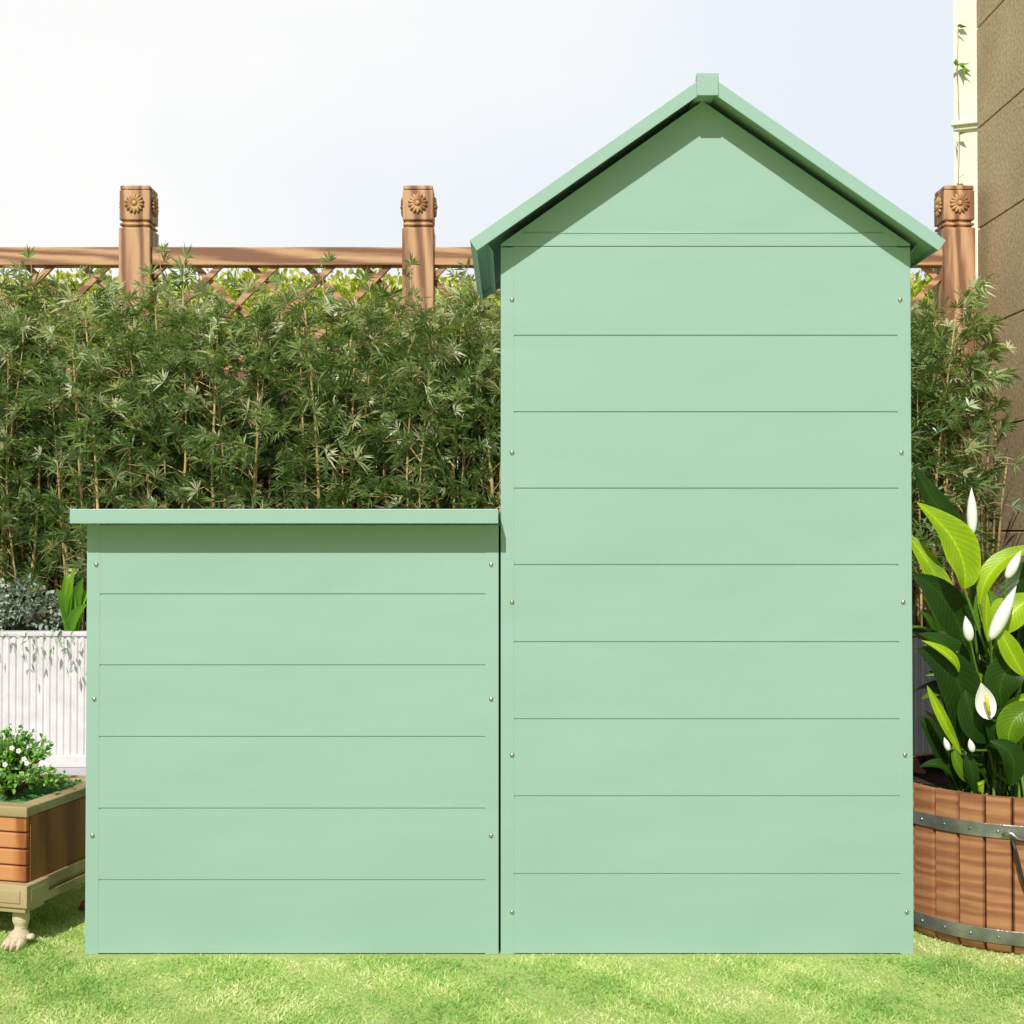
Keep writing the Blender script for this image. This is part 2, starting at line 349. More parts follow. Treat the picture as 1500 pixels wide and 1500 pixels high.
box(bm, rx-cw+.002, rx+cw-.002, -OV+.0142, DEP+OV+.006, cz0+.012, cz1-.017)
obj('ridge_cap', bm, M['mint'], shed, bevel=.002)

# ============================================================= LOW BOX
BX0, BX1 = px(127.5), px(730.5)
sb = thing('storage_box', 'low mint green metal storage box with flat overhanging lid, joined beside the tall shed', 'storage box', ((BX0+BX1)/2, 0, 0))
oxb = sb.location.x; hb = (BX1-BX0)/2
lz1, lz0 = Z(745.5, Df), Z(767, Df)
grooved('wall_panel', -hb+TW-.0012, hb-TW+.0012, lz0-.003, [pz(v) for v in (871, 975, 1080, 1185, 1290)], sb)
for s in (-1, 1):
    bm = bmesh.new(); xe = s*hb; xi = s*(hb-TW)
    pts = [(xe, 0), (xi, 0), (xi, .003), (xe-s*.003, .003), (xe-s*.003, .03), (xe, .03)]
    a = [bm.verts.new((p[0], p[1], 0.0)) for p in pts]; b = [bm.verts.new((p[0], p[1], lz0-.002)) for p in pts]
    bm.faces.new(a); bm.faces.new(b[::-1])
    for i in range(6): bm.faces.new((a[i], b[i], b[(i+1) % 6], a[(i+1) % 6]))
    obj('corner_trim', bm, M['mint'], sb, bevel=.0012)
    for yy, xl in ((827, 141.5), (1024, 139.5), (1224, 138)):
        bm = bmesh.new(); blob(bm, ((px(xl) if s < 0 else px(719.5))-oxb, -.0005, pz(yy)), (.0050, .0032, .0050), seg=12)
        obj('screw', bm, M['steel'], sb, smooth=True)
    bm = bmesh.new(); box(bm, min(s*hb-s*.001, s*hb-s*.009), max(s*hb-s*.001, s*hb-s*.009), .031, DEP, zb, lz0-.003)
    obj('side_panel', bm, M['mint'], sb)
bm = bmesh.new(); box(bm, -hb+.01, hb-.01, DEP+.001, DEP+.012, zb, lz0-.003); obj('rear_panel', bm, M['mint'], sb)
bm = bmesh.new(); lx0 = X(102, Df)-oxb; lx1 = hb
box(bm, lx0, lx1, -OV+.0031, DEP+OV, lz1-.010, lz1-.0006)
box(bm, lx0, lx1, -OV, -OV+.003, lz0, lz1)
box(bm, lx0, lx0+.003, -OV+.0031, DEP+OV-.0031, lz0, lz1-.0101)
box(bm, lx0, lx1, DEP+OV-.003, DEP+OV, lz0, lz1-.0101)
bm2 = bmesh.new(); box(bm2, hb+.0002, hb+.0040, .05, .06, zb, lz0-.004); obj('gap_shade_strip', bm2, M['iron'], sb)  # black strip added so the gap between the units reads as shade
obj('lid', bm, M['mint'], sb, bevel=.0015)

# ============================================================= FENCE
DF = 5.4; YF = CY+DF
fence = thing('wooden_fence', 'brown wooden fence with carved square posts, top rail and lattice behind the bamboo', 'fence', (0, YF, 0))
rz1, rz0 = Z(360, DF), Z(387, DF)
PW = X(217, DF)-X(172, DF)
pcs = [X(195, DF), X(611.5, DF), X(1408, DF)]
bm = bmesh.new(); segs = [(-3.1, pcs[0]-PW/2+.005), (pcs[0]+PW/2-.005, pcs[1]-PW/2+.005), (pcs[1]+PW/2-.005, pcs[2]-PW/2+.005)]
for k, (a, b) in enumerate(segs):
    bm = bmesh.new(); box(bm, a, b, .02, .085, rz0, rz1); obj('top_rail', bm, M['rail_wood'], fence, bevel=.004)
    bm = bmesh.new(); box(bm, a, b, .03, .08, 1.56, 1.62); obj('middle_rail', bm, M['rail_wood'], fence, bevel=.004)
    bm = bmesh.new(); pitch = .247; zc = Z(405, DF); hh = rz0-1.62; wd = .026
    s0 = pcs[0]-.185
    for j in range(-40, 60):
        for sg in (-1, 1):
            xc = s0+j*pitch          # strips cross at (xc, zc)
            # clip the strip between middle rail and top rail and the posts
            za, zb_ = 1.618, rz0+.002
            xa = xc+sg*(za-zc); xb = xc+sg*(zb_-zc)
            lo, hi = (xa, xb) if xa < xb else (xb, xa)
            if hi < a+.01 or lo > b-.01: continue
            def clip(xv): return za+(xv-xa)/(xb-xa)*(zb_-za)
            if xa < a: za2 = clip(a); xa2 = a
            elif xa > b: za2 = clip(b); xa2 = b
            else: za2 = za; xa2 = xa
            if xb < a: zb2 = clip(a); xb2 = a
            elif xb > b: zb2 = clip(b); xb2 = b
            else: zb2 = zb_; xb2 = xb
            if abs(zb2-za2) < .03: continue
            o_ = wd*.707; dx, dz = (o_ if sg > 0 else -o_), o_
            y_ = .036 if sg > 0 else .0535
            pts = [(xa2-dx*1, za2+dz*.0), (xa2+dx*1, za2-dz*0), (xb2+dx, zb2), (xb2-dx, zb2)]
            prism(bm, pts, y_, y_+.017)
    obj('lattice', bm, M['rail_wood'], fence, bevel=.0015, seg=1)
    bm = bmesh.new(); x = a
    while x < b-.01:
        w = min(.11, b-x); box(bm, x+.002, x+w-.002, .045, .065, .0, 1.559); x += w
    obj('board_panel', bm, M['boards'], fence, bevel=.002, seg=1)
def rosette(bm, T):
    R0 = .043
    for k in range(14):
        a = 2*math.pi*k/14; rot = T @ Matrix.Rotation(a, 4, 'Y')
        q = bmesh.ops.create_uvsphere(bm, u_segments=8, v_segments=6, radius=1)
        bmesh.ops.transform(bm, matrix=rot @ Matrix.Translation((0, -.004, .028)) @ Matrix.Diagonal((.0075, .007, .0165, 1)), verts=q['verts'])
    q = bmesh.ops.create_uvsphere(bm, u_segments=12, v_segments=8, radius=1)
    bmesh.ops.transform(bm, matrix=T @ Matrix.Translation((0, -.004, 0)) @ Matrix.Diagonal((.013, .012, .013, 1)), verts=q['verts'])
for k, xc in enumerate(pcs):
    bm = bmesh.new(); h = PW/2; ht = Z(271, DF)
    za, zb2, zc2 = Z(333, DF), Z(322, DF), Z(329, DF)
    box(bm, xc-h-.002, xc+h+.002, -.002, PW+.002, 0, za)
    box(bm, xc-h+.010, xc+h-.010, .010, PW-.010, za-.002, zb2+.002)
    box(bm, xc-h+.001, xc+h-.001, .001, PW-.001, za+.009, za+.021)
    box(bm, xc-h, xc+h, 0, PW, zb2, Z(278, DF))
    box(bm, xc-h+.002, xc+h-.002, .002, PW-.002, Z(277.5, DF), ht)
    p = obj('post', bm, M['post_wood'], fence, bevel=.005)
    zc3 = Z(298, DF)
    for j in range(3):
        T = Matrix.Translation((xc, PW/2, zc3)) @ Matrix.Rotation((0, math.pi/2, -math.pi/2)[j], 4, 'Z') @ Matrix.Translation((0, -PW/2-.0005, 0))
        bm = bmesh.new(); rosette(bm, T); obj('carved_rosette', bm, M['carved'], p, smooth=True)

# ============================================================= BUILDINGS AT RIGHT
DW = 5.5; WX = X(1434.5, DW)
hw_ = thing('house_wall', 'beige textured stone clad house wall with dark horizontal joints', 'wall', (WX, CY+DW, 0))
bm = bmesh.new(); jz = [Z(v, DW) for v in (778, 628, 482, 335, 187, 43)]; st = (jz[-1]-jz[0])/5
levels = [jz[0]+st*k for k in range(-3, 10)]
lo = 0
for z in levels+[5.2]:
    if z > lo+.05:
        box(bm, 0, .05, -2.6, 0, lo+(.0035 if lo else 0), z-.0035)
    lo = z
obj('stone_panel', bm, M['stone'], hw_, bevel=.002, seg=1)
bm = bmesh.new(); box(bm, .012, .4, -2.597, -.003, 0, 5.19); obj('wall_core', bm, M['bark'], hw_)

DB = 9.0
cb = thing('cream_building', 'cream rendered building with a thin cornice, seen beyond the fence beside the beige wall', 'building', (X(1403, DB), CY+DB, 0), -R(21))
bm = bmesh.new(); box(bm, 0, 2.5, 0, 2, 0, 6.5); obj('wall', bm, M['cream'], cb, bevel=.01)
bm = bmesh.new(); box(bm, -.03, 2.5, -.05, -.001, Z(183, DB)-.015, Z(183, DB)+.015); box(bm, -.015, 2.5, -.025, -.001, Z(183, DB)-.045, Z(183, DB)-.016); obj('cornice', bm, M['cream'], cb, bevel=.004)
bm = bmesh.new(); box(bm, -.012, .018, -.012, -.001, 0, Z(189, DB)-.02); box(bm, -.012, .018, -.012, -.001, Z(180, DB)+.0, 6.4); obj('corner_strip', bm, M['cream'], cb)

# ============================================================= TROUGH
DT = 4.757; YT = CY+DT; tz = Z(925, DT)
M['shaded_white'] = paint('white_panel_in_shade', (.055, .055, .06, 1), rough=.5, var=.15, bump=.15, scale=14)  # near-black tint puts deep shade into the white trough's colour
def trough(lab, XA, XB, mat):
    tr = thing('planter_trough', lab, 'planter', (XA, YT, 0)); W_ = XB-XA
    bm = bmesh.new(); x = 0; prof = []
    while x < W_-.026:
        prof += [(x, .006), (x+.005, 0), (x+.017, 0), (x+.022, .006)]; x += .0262
    prof += [(W_, .006)]
    z0_, z1_ = .052, tz-.018
    a = [bm.verts.new((p[0], p[1], z0_)) for p in prof]; b = [bm.verts.new((p[0], p[1], z1_)) for p in prof]
    for i in range(len(prof)-1): bm.faces.new((a[i], a[i+1], b[i+1], b[i]))
    a2 = [bm.verts.new((prof[0][0], .02, z)) for z in (z0_, z1_)]; b2 = [bm.verts.new((prof[-1][0], .02, z)) for z in (z0_, z1_)]
    bm.faces.new((a2[0], a2[1], b2[1], b2[0])); obj('ribbed_front', bm, mat, tr)
    bm = bmesh.new(); box(bm, 0, W_, -.006, .05, z1_, tz); obj('rim', bm, mat, tr, bevel=.003)
    bm = bmesh.new(); box(bm, 0, W_, -.008, .03, .007, z0_); obj('plinth', bm, mat, tr, bevel=.002)
    bm = bmesh.new(); box(bm, 0, W_, .5, .53, .007, tz); obj('back_panel', bm, mat, tr)
    for q in (0, W_-.02): bm = bmesh.new(); box(bm, q+.0005, q+.0195, .0505, .499, .007, tz-.001); obj('end_panel', bm, mat, tr)
    bm = bmesh.new(); box(bm, .021, W_-.021, .051, .499, .05, tz-.02); obj('soil', bm, M['soil'], tr)
trough('long white ribbed planter trough standing on the pale paving under the bamboo hedge', -3.2, .42, M['white'])
trough('white ribbed planter trough coloured dark as if in shade, in the gap between tall shed and house wall', .46, 1.99, M['shaded_white'])

# ============================================================= BAMBOO
def bamboo(parent, xa, xb, ncane, tall=None, topz=1.82, shade=0):
    bm = bmesh.new(); P = []; D = []; Rn = []
    zs = tz-.03
    for k in range(ncane):
        x = xa+(xb-xa)*(k+.5)/ncane+random.uniform(-.06, .06); y = YT+random.choice((.14, .24, .34, .43))+random.uniform(-.04, .04)
        h = topz-zs+random.uniform(-.22, .05)
        lx, ly = random.uniform(-.12, .12), random.uniform(-.12, .03)
        pts = []; bend = random.uniform(-.05, .05)
        for i in range(9):
            t = i/8; pts.append(Vector((x+lx*t+bend*math.sin(t*4), y+ly*t*t, zs+h*t)))
        r0 = random.uniform(.005, .0105)
        tube(bm, pts, [r0*(1-.7*i/8) for i in range(9)], 6)
        nb = random.randint(17, 24)
        for j in range(nb):
            t = .12+.88*(j+random.random())/nb; i = min(7, int(t*8)); p = pts[i].lerp(pts[i+1], t*8-i)
            a = random.uniform(0, 2*math.pi)
            if random.random() < .5: a = random.uniform(math.pi*1.05, math.pi*1.95)    # towards the light
            L = random.uniform(.07, .24)*(1-.35*t); up = random.uniform(.1, .9)
            dv = Vector((math.cos(a), math.sin(a)*.75, up)).normalized()
            e = p+dv*L+Vector((0, 0, -.1*L)); m = p.lerp(e, .5)+Vector((0, 0, .02))
            tube(bm, [p, m, e], [.0028, .0022, .0012], 4, cap=False)
            nf = random.randint(3, 6) if t > .5 else random.randint(2, 4)
            for f in range(nf):
                tt = 1 if f == 0 else random.uniform(.3, .9)
                c = m.lerp(e, (tt-.5)*2) if tt > .5 else p.lerp(m, tt*2)
                if tt < 1: c2 = c+Vector((random.uniform(-.05, .05), random.uniform(-.06, .03), random.uniform(0, .05)))
                else: c2 = c
                P.append(c2); D.append(dv+Vector((random.uniform(-.7, .7), random.uniform(-.9, .3), random.uniform(-.1, .7))))
                Rn.append(random.gauss(.42+.42*max(0, (c2.z-1.15)), .2)+(.4 if random.random() < .10 else 0))  # paler with height: young growth, plus the sunlit top put into the colour
    for (xx, yy) in (tall or []):               # sprays that stand up above the rest
        tip = at(xx, yy+16, 4.95); b = tip+Vector((random.uniform(-.03, .03), .08, -.4))
        tube(bm, [b, b.lerp(tip, .5)+Vector((.01, 0, 0)), tip], [.004, .003, .0015], 5)
        for q in range(6):
            P.append(b.lerp(tip, .45+.11*q)+Vector((random.uniform(-.04, .04), 0, 0))); D.append(Vector((random.uniform(-.5, .5), -.2, 1))); Rn.append(.55)
    P = np.array([list(v) for v in P]); D = np.array([list(v) for v in D])
    # leaf sprays keep clear of the fence
    P[:, 1] = np.minimum(P[:, 1], YF-.06)
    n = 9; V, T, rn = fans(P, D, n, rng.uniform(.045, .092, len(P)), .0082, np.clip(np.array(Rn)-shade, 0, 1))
    V[:, 1] = np.minimum(V[:, 1], YF-.004)
    o = obj('cane', bm, M['cane'], parent, smooth=True); o.name = 'canes'
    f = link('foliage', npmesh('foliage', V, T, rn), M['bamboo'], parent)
    return len(P)
hedge = thing('bamboo_hedge', 'long dense green bamboo hedge with fan shaped leaf sprays along the fence', 'hedge')
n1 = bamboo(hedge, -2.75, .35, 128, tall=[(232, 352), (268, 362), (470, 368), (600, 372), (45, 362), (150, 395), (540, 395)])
clump = thing('bamboo_plant', 'bamboo clump with light canes squeezed between the tall shed and the house wall', 'plant')
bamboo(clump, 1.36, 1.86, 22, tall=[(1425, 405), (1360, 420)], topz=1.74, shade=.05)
# two long side sprays reaching over the wall
bm = bmesh.new(); P = []; D = []
for pts in ([(1375, 565), (1400, 540), (1455, 512)], [(1375, 600), (1410, 570), (1475, 552)], [(1370, 480), (1410, 440), (1440, 415)], [(1385, 520), (1430, 490), (1452, 470)]):
    q = [at(a, b, 4.9-.03*i) for i, (a, b) in enumerate(pts)]
    tube(bm, q, [.004, .003, .0015], 5)
    for k in range(9): P.append(list(q[1].lerp(q[2], k/8)+Vector((0, 0, random.uniform(-.01, .015))))); D.append([random.uniform(.2, 1), -.3, random.uniform(-.2, .5)])
V, T, rn = fans(np.array(P), np.array(D), 7, rng.uniform(.05, .085, len(P)), .010, rng.uniform(.4, 1, len(P)))
V[:, 0] = np.minimum(V[:, 0], WX-.004)
for a, b, c in (((1452, 870), (1462, 700), (1464, 560)), ((1458, 860), (1470, 740), (1482, 670)), ((1446, 850), (1450, 650), (1456, 520)), ((1441, 880), (1438, 640), (1436, 440))):
    tube(bm, [at(a[0], a[1], 5.0), at(b[0]-3, b[1], 5.0), at(c[0]-6, c[1], 5.0)], [.006, .005, .002], 6)
obj('side_branches', bm, M['cane'], clump, smooth=True); link('side_sprays', npmesh('side_sprays', V, T, rn), M['bamboo'], clump)

# ============================================================= SHRUBS BEHIND THE FENCE
def cloud(n, c, r, ll, lw, name, mat, parent, lo=0, hi=1, zmax=None, up=.3, shell=.35, seedr=None):
    d = norm(rng.normal(size=(n, 3))); rad = rng.uniform(shell, 1, n)[:, None]
    lump = 1+.16*np.sin(d[:, :1]*7+c[0]*5)+.12*np.sin(d[:, 2:]*9+c[0]*3)
    P = np.array(c)+d*rad*lump*np.array(r)
    if zmax is not None: P[:, 2] = np.minimum(P[:, 2], zmax-rng.uniform(0, .12, n))
    Dr = norm(d+rng.normal(0, .6, (n, 3))+np.array([0, 0, up])); Nn = rng.normal(size=(n, 3))
    V, T, rn = leaves(P, Dr, Nn, rng.uniform(.7, 1.3, n)*ll, rng.uniform(.7, 1.3, n)*lw, rng.uniform(lo, hi, n), droop=.1)
    return link(name, npmesh(name, V, T, rn), mat, parent)
zt_max = Z(372, 5.75)
spots = [(-2.9, 'bright yellow green shrub behind the lattice at the far left end of the fence'),
         (-2.2, 'bright yellow green shrub behind the lattice just left of the first carved post'),
         (-1.35, 'bright yellow green shrub behind the lattice just right of the first carved post'),
         (-.75, 'bright yellow green shrub behind the lattice left of the second carved post'),
         (-.05, 'bright yellow green shrub behind the lattice between second carved post and shed roof'),
         (2.0, 'bright yellow green shrub behind the lattice beside the house wall')]
for x, lab in spots:
    t = thing('leafy_shrub', lab, 'shrub', (x, CY+6.15, 0), group='sunlit shrubs behind the fence')
    cloud(9000, (0, 0, 1.78), (.56, .30, .52), .042, .024, 'foliage', M['backleaf'], t, zmax=zt_max-.03)
    bm = bmesh.new()
    for k in range(5):
        a = k*1.257; tube(bm, [(0, 0, 0), (.05*math.cos(a), .05*math.sin(a), .7), (.26*math.cos(a), .2*math.sin(a), 1.75)], [.022, .016, .006], 6)
    obj('trunk', bm, M['bark'], t, smooth=True)
t = thing('wall_creeper', 'tiny green creeper sprig growing on the corner of the cream building', 'plant', (X(1404, DB), CY+DB-.02, 0))
bm = bmesh.new(); tube(bm, [(.0, 0, Z(300, DB)), (.015, -.01, Z(200, DB)), (0, -.01, Z(98, DB)), (.01, -.01, Z(40, DB))], .0025, 5); obj('vine_stem', bm, M['cane'], t, smooth=True)
P = []; 
for yy, n in ((100, 7), (42, 2), (205, 2), (265, 1)):
    for k in range(n): P.append((random.uniform(-.02, .05 if n > 5 else .01), -.02, Z(yy, DB)+random.uniform(-.03, .03)))
P = np.array(P); V, T, rn = leaves(P, np.stack([rng.uniform(-.2, 1, len(P)), -np.full(len(P), .5), rng.uniform(-1, .5, len(P))], 1), rng.normal(size=(len(P), 3)), np.full(len(P), .09), np.full(len(P), .035), rng.uniform(0, 1, len(P)))
link('foliage', npmesh('foliage', V, T, rn), M['strap'], t)

# ============================================================= PLANTS IN THE TROUGH
t = thing('silver_shrub', 'low grey green silver leaved shrub spilling over the white trough', 'plant', (X(25, 4.85), YT+.12, tz-.02))
for k, (xx, yy, r) in enumerate(((-20, 893, .13), (35, 880, .11), (72, 902, .085), (15, 905, .10), (-60, 890, .14))):
    c = at(xx, yy, 4.83+.03*k)-t.location
    cloud(520, tuple(c), (r, r*.8, r*.75), .024, .015, 'foliage', M['silver'], t, shell=.5).name = 'foliage'
P = []
for k in range(55):
    xx = random.uniform(-30, 118); P.append(at(xx, 920+abs(random.gauss(0, 26)), 4.72-random.random()*.02)-t.location)
P = np.array([list(p) for p in P]); n = len(P)
V, T, rn = leaves(P, np.stack([rng.normal(0, .5, n), rng.normal(-.3, .3, n), rng.normal(-.7, .3, n)], 1), rng.normal(size=(n, 3))+[0, -1, 0], np.full(n, .032), np.full(n, .012), rng.uniform(.2, 1, n))
link('trailing_leaves', npmesh('trailing_leaves', V, T, rn), M['silver'], t)
bm = bmesh.new()
for k in range(12):
    a = random.uniform(0, 6.28); tube(bm, [(.02*math.cos(a), .02*math.sin(a), 0), (.16*math.cos(a), .08*math.sin(a), .09)], [.004, .002], 5)
obj('stem', bm, M['bark'], t, smooth=True)

AC = []
def ribbon(base, ctrl, tip, w, normal, rnd, n=10, m=6, cup=.25, wave=.0, wmax=.45, V=None, T=None, A=None, L=None, taper=1.0):
    """broad leaf along a curved midrib"""
    o = len(V); base, ctrl, tip = map(Vector, (base, ctrl, tip)); normal = Vector(normal).normalized()
    ph = random.uniform(0, 6)
    for i in range(n+1):
        t = i/n; c = base*(1-t)**2+ctrl*2*t*(1-t)+tip*t*t
        d = ((ctrl-base)*(1-t)+(tip-ctrl)*t).normalized(); s = d.cross(normal).normalized(); nn = s.cross(d)
        tt = t**(math.log(.5)/math.log(wmax)) if 0 < t < 1 else t
        ww = w*max(.02, math.sin(math.pi*tt)**.8)*.5
        if i == 0: ww = w*.05
        for j in range(m+1):
            u = j/m*2-1
            p = c+s*ww*u+nn*(cup*abs(u)**1.4*ww+wave*ww*math.sin(t*9+ph+u)*abs(u))
            V.append(p); A.append(rnd); L.append(t+abs(u)*.25); AC.append(abs(u))
    for i in range(n):
        for j in range(m): k = o+i*(m+1)+j; T.append((k, k+1, k+m+2, k+m+1))
def ribbonobj(name, V, T, A, L, mat, parent):
    me = npmesh(name, np.array([list(v) for v in V]), T, A)
    a = me.attributes.new('along', 'FLOAT', 'POINT'); a.data.foreach_set('value', np.array(L, dtype=np.float32))
    a = me.attributes.new('across', 'FLOAT', 'POINT'); a.data.foreach_set('value', np.array(AC, dtype=np.float32)); AC.clear()
    for p in me.polygons: p.use_smooth = True
    return link(name, me, mat, parent)
def strap_plant(lab, xx, yb, D, tops, w, rn):
    b0 = at(xx, yb, D); t = thing('broad_leaf_plant', lab, 'plant', tuple(b0)); V, T, A, L = [], [], [], []
    for (tx, ty) in tops:
        e = at(tx, ty, D-.04+random.uniform(-.03, .03))-b0; b = Vector((random.uniform(-.02, .02), 0, -.03))
        c = b.lerp(e, .55)+Vector((-(e.x)*.35, -.02, .03))
        ribbon(b, c, e, w, (random.uniform(-.5, .5), -1, .3), random.uniform(*rn), V=V, T=T, A=A, L=L, cup=.35)
    ribbonobj('foliage', V, T, A, L, M['strap'], t)
strap_plant('small bright green broad leaved plant in the white trough beside the silver shrub', 106, 928, 4.80, [(82, 862), (96, 838), (110, 832), (122, 846), (134, 860), (88, 885), (128, 885), (104, 850)], .045, (.3, 1))
strap_plant('dark green broad leaved plant in the shaded trough behind the white lilies', 1375, 930, 4.80, [(1350, 872), (1362, 862), (1376, 868), (1392, 860), (1402, 880), (1345, 895), (1412, 900)], .03, (.0, .5))

# ============================================================= LEFT WOODEN PLANTER
PA = -R(14)                                    # its depth axis leans to the right
pc = at(39, 1183, 2.70)
pl = thing('footed_planter', 'square wooden planter with orange slats, beige frame and carved paw feet', 'planter', (pc.x, pc.y, 0), PA)
WDT, DPT = .52, .345; ht_ = pc.z                # local: x from -WDT to 0, y from 0 to DPT
bm = bmesh.new(); rw = .040; rh = .0225
box(bm, -WDT, 0, 0, rw, ht_-rh, ht_); box(bm, -WDT, 0, DPT-rw, DPT, ht_-rh, ht_)
box(bm, -rw, -.0005, rw, DPT-rw, ht_-rh+.0005, ht_-.0005); box(bm, -WDT+.0005, -WDT+rw, rw, DPT-rw, ht_-rh+.0005, ht_-.0005)
obj('top_frame', bm, M['beige'], pl, bevel=.0025)
zs1 = ht_-rh-.0005; zs0 = .142; sh = (zs1-zs0)/4
bm = bmesh.new()
for k in range(4): box(bm, -WDT+.008, -.006, .006, .020, zs0+k*sh+.0035, zs0+(k+1)*sh)
obj('front_slats', bm, M['slat'], pl, bevel=.003)
bm = bmesh.new(); box(bm, -WDT+.010, -.008, .0145, DPT-.012, zs0-.001, zs1-.001)
for v in list(bm.verts): pass
obj('inner_box', bm, M['side'], pl)
bm = bmesh.new()
for k in range(5): box(bm, -.0079, -.0045, .021+k*.062, .021+(k+1)*.062-.001, zs0, zs1-.001)
obj('side_boards', bm, M['side'], pl, bevel=.0008, seg=1)
bm = bmesh.new()
for (za, zb2, o_) in ((.118, .1415, .000), (.108, .1175, -.006), (.088, .1075, .001)):
    box(bm, -.03+o_, o_, .035, DPT-.03, za, zb2); box(bm, -WDT+.03, -.035, -.0+(-o_), .03-o_, za, zb2)
obj('base_moulding', bm, M['beige'], pl, bevel=.002)
def paw(parent, x, y, m):
    bm = bmesh.new()
    blob(bm, (x, y, .062), (.019, .018, .026)); blob(bm, (x, y, .040), (.0145, .014, .026)); blob(bm, (x, y-.006, .022), (.023, .024, .017))
    for k, dx in enumerate((-.0185, -.0065, .006, .018)):
        fy = -.030+abs(dx)*.45; blob(bm, (x+dx, y+fy, .011), (.0066, .015, .0098)); blob(bm, (x+dx*1.05, y+fy-.013, .0065), (.0034, .008, .0062))
    blob(bm, (x+.027, y-.002, .022), (.008, .009, .007))
    o = obj('paw_foot', bm, m, parent, smooth=True)
    r = o.modifiers.new('remesh', 'REMESH'); r.mode = 'VOXEL'; r.voxel_size = .0016; r.use_smooth_shade = True
    return o
for cx in (-.032, -WDT+.032):
    for cy, mm in ((.028, 'paw'), (DPT-.028, 'slat')):
        bm = bmesh.new(); z0, z1 = .082, .146
        box(bm, cx-.042, cx+.042, cy-.040, cy+.040, z0+.012, z1-.004)
        box(bm, cx-.034, cx+.034, cy-.034, cy+.034, z0, z0+.0121)
        box(bm, cx-.026, cx+.026, cy-.0425, cy-.0399, z0+.022, z1-.014); box(bm, cx+.0399, cx+.0425, cy-.024, cy+.024, z0+.022, z1-.014)
        obj('corner_block', bm, M['beige'], pl, bevel=.006)
        paw(pl, cx, cy, M[mm])
bm = bmesh.new(); box(bm, -WDT+rw-.005, -rw+.005, rw-.005, DPT-rw+.005, zs1-.02, ht_-.010); 
bmesh.ops.subdivide_edges(bm, edges=bm.edges[:], cuts=14, use_grid_fill=True)
for v in bm.verts:
    if v.co.z > ht_-.012: v.co.z += random.uniform(-.003, .006)
obj('moss', bm, M['moss'], pl, smooth=True)

# little flowering shrub standing in it
b0 = at(14, 1165, 2.86)
sh_ = thing('flowering_shrub', 'small bright green shrub with white flowers growing in the footed wooden planter', 'shrub', (b0.x, b0.y, ht_-.008))
bm = bmesh.new(); Pl = []; Dl = []; Fl = []
for k in range(130):
    a = random.uniform(0, 6.283); e = random.uniform(.15, 1.5); r = random.uniform(.12, .19)
    d = Vector((math.cos(a)*math.cos(e), math.sin(a)*math.cos(e), math.sin(e)))
    tip = Vector((d.x*r*.68, d.y*r*.68, d.z*r*.76+.010)); m = tip*.5+Vector((0, 0, .012))
    tube(bm, [(0, 0, 0), m, tip], [.002, .0014, .0008], 4, cap=False)
    for q in range(16):
        t = random.uniform(.35, 1.04); p = m.lerp(tip, (t-.5)*2) if t > .5 else m*(t*2)
        Pl.append(list(p)); Dl.append(list(d*.6+Vector((random.gauss(0, .7), random.gauss(0, .7), random.gauss(.3, .5)))))
    if k % 9 == 0: Fl.append(tip)
obj('twigs', bm, M['bark'], sh_, smooth=True)
n = len(Pl); V, T, rn = leaves(np.array(Pl), np.array(Dl), rng.normal(size=(n, 3))+[0, 0, 1], rng.uniform(.013, .022, n), rng.uniform(.007, .011, n), rng.uniform(0, 1, n), mid=.55)
link('foliage', npmesh('foliage', V, T, rn), M['shrub'], sh_)
front = [at(28, 1100, 2.80), at(36, 1112, 2.79), at(18, 1096, 2.80), at(40, 1118, 2.79), at(8, 1120, 2.79)]
for p in [Vector(f)-sh_.location for f in front]+Fl[:6]:
    bm = bmesh.new()
    for k in range(5):
        a = k*1.257; blob(bm, p+Vector((math.cos(a)*.0036, -.002, math.sin(a)*.0036)), (.0030, .0016, .0030), seg=8)
    obj('flower', bm, M['petal'], sh_, smooth=True)

# ============================================================= BARREL
RB = .288; DC = 2.648+RB; bx = 1.166; by = CY+DC; zb_top = Z(1172, 2.652)
ba = thing('barrel_planter', 'round wooden stave barrel planter with two riveted iron hoops', 'planter', (bx, by, 0))
NS = 32
for k in range(NS):
    a0 = 2*math.pi*k/NS+.054; a1 = 2*math.pi*(k+1)/NS+.046; bm = bmesh.new(); ro = random.uniform(-.0012, .0012)
    cols = []
    for s in range(5):
        t = (0, .06, .5, .94, 1)[s]; a = a0+(a1-a0)*t; ed = .008 if s in (0, 4) else 0
        cols.append([(RB+ro-ed-.010*(z/zb_top < .05) + .0*z, a, z) for z in (.004, .02, zb_top*.5, zb_top-.003, zb_top)])
    def P_(r, a, z): return (r*math.cos(a), r*math.sin(a), z)
    out = [[bm.verts.new(P_(*c)) for c in col] for col in cols]
    inn = [[bm.verts.new(P_(c[0]-.02, c[1], c[2])) for c in col] for col in cols]
    for s in range(4):
        for j in range(4):
            bm.faces.new((out[s][j], out[s+1][j], out[s+1][j+1], out[s][j+1])); q_ = bm.faces.new((inn[s][j], inn[s][j+1], inn[s+1][j+1], inn[s+1][j])); q_.material_index = 1
        bm.faces.new((out[s][4], out[s+1][4], inn[s+1][4], inn[s][4])); bm.faces.new((out[s][0], inn[s][0], inn[s+1][0], out[s+1][0]))
    for s in (0, 4):
        for j in range(4): bm.faces.new((out[s][j], out[s][j+1], inn[s][j+1], inn[s][j]))
    # turn each stave's grain with its own offset
    o = obj('stave', bm, [M['stave'], M['inner_dark']], ba)
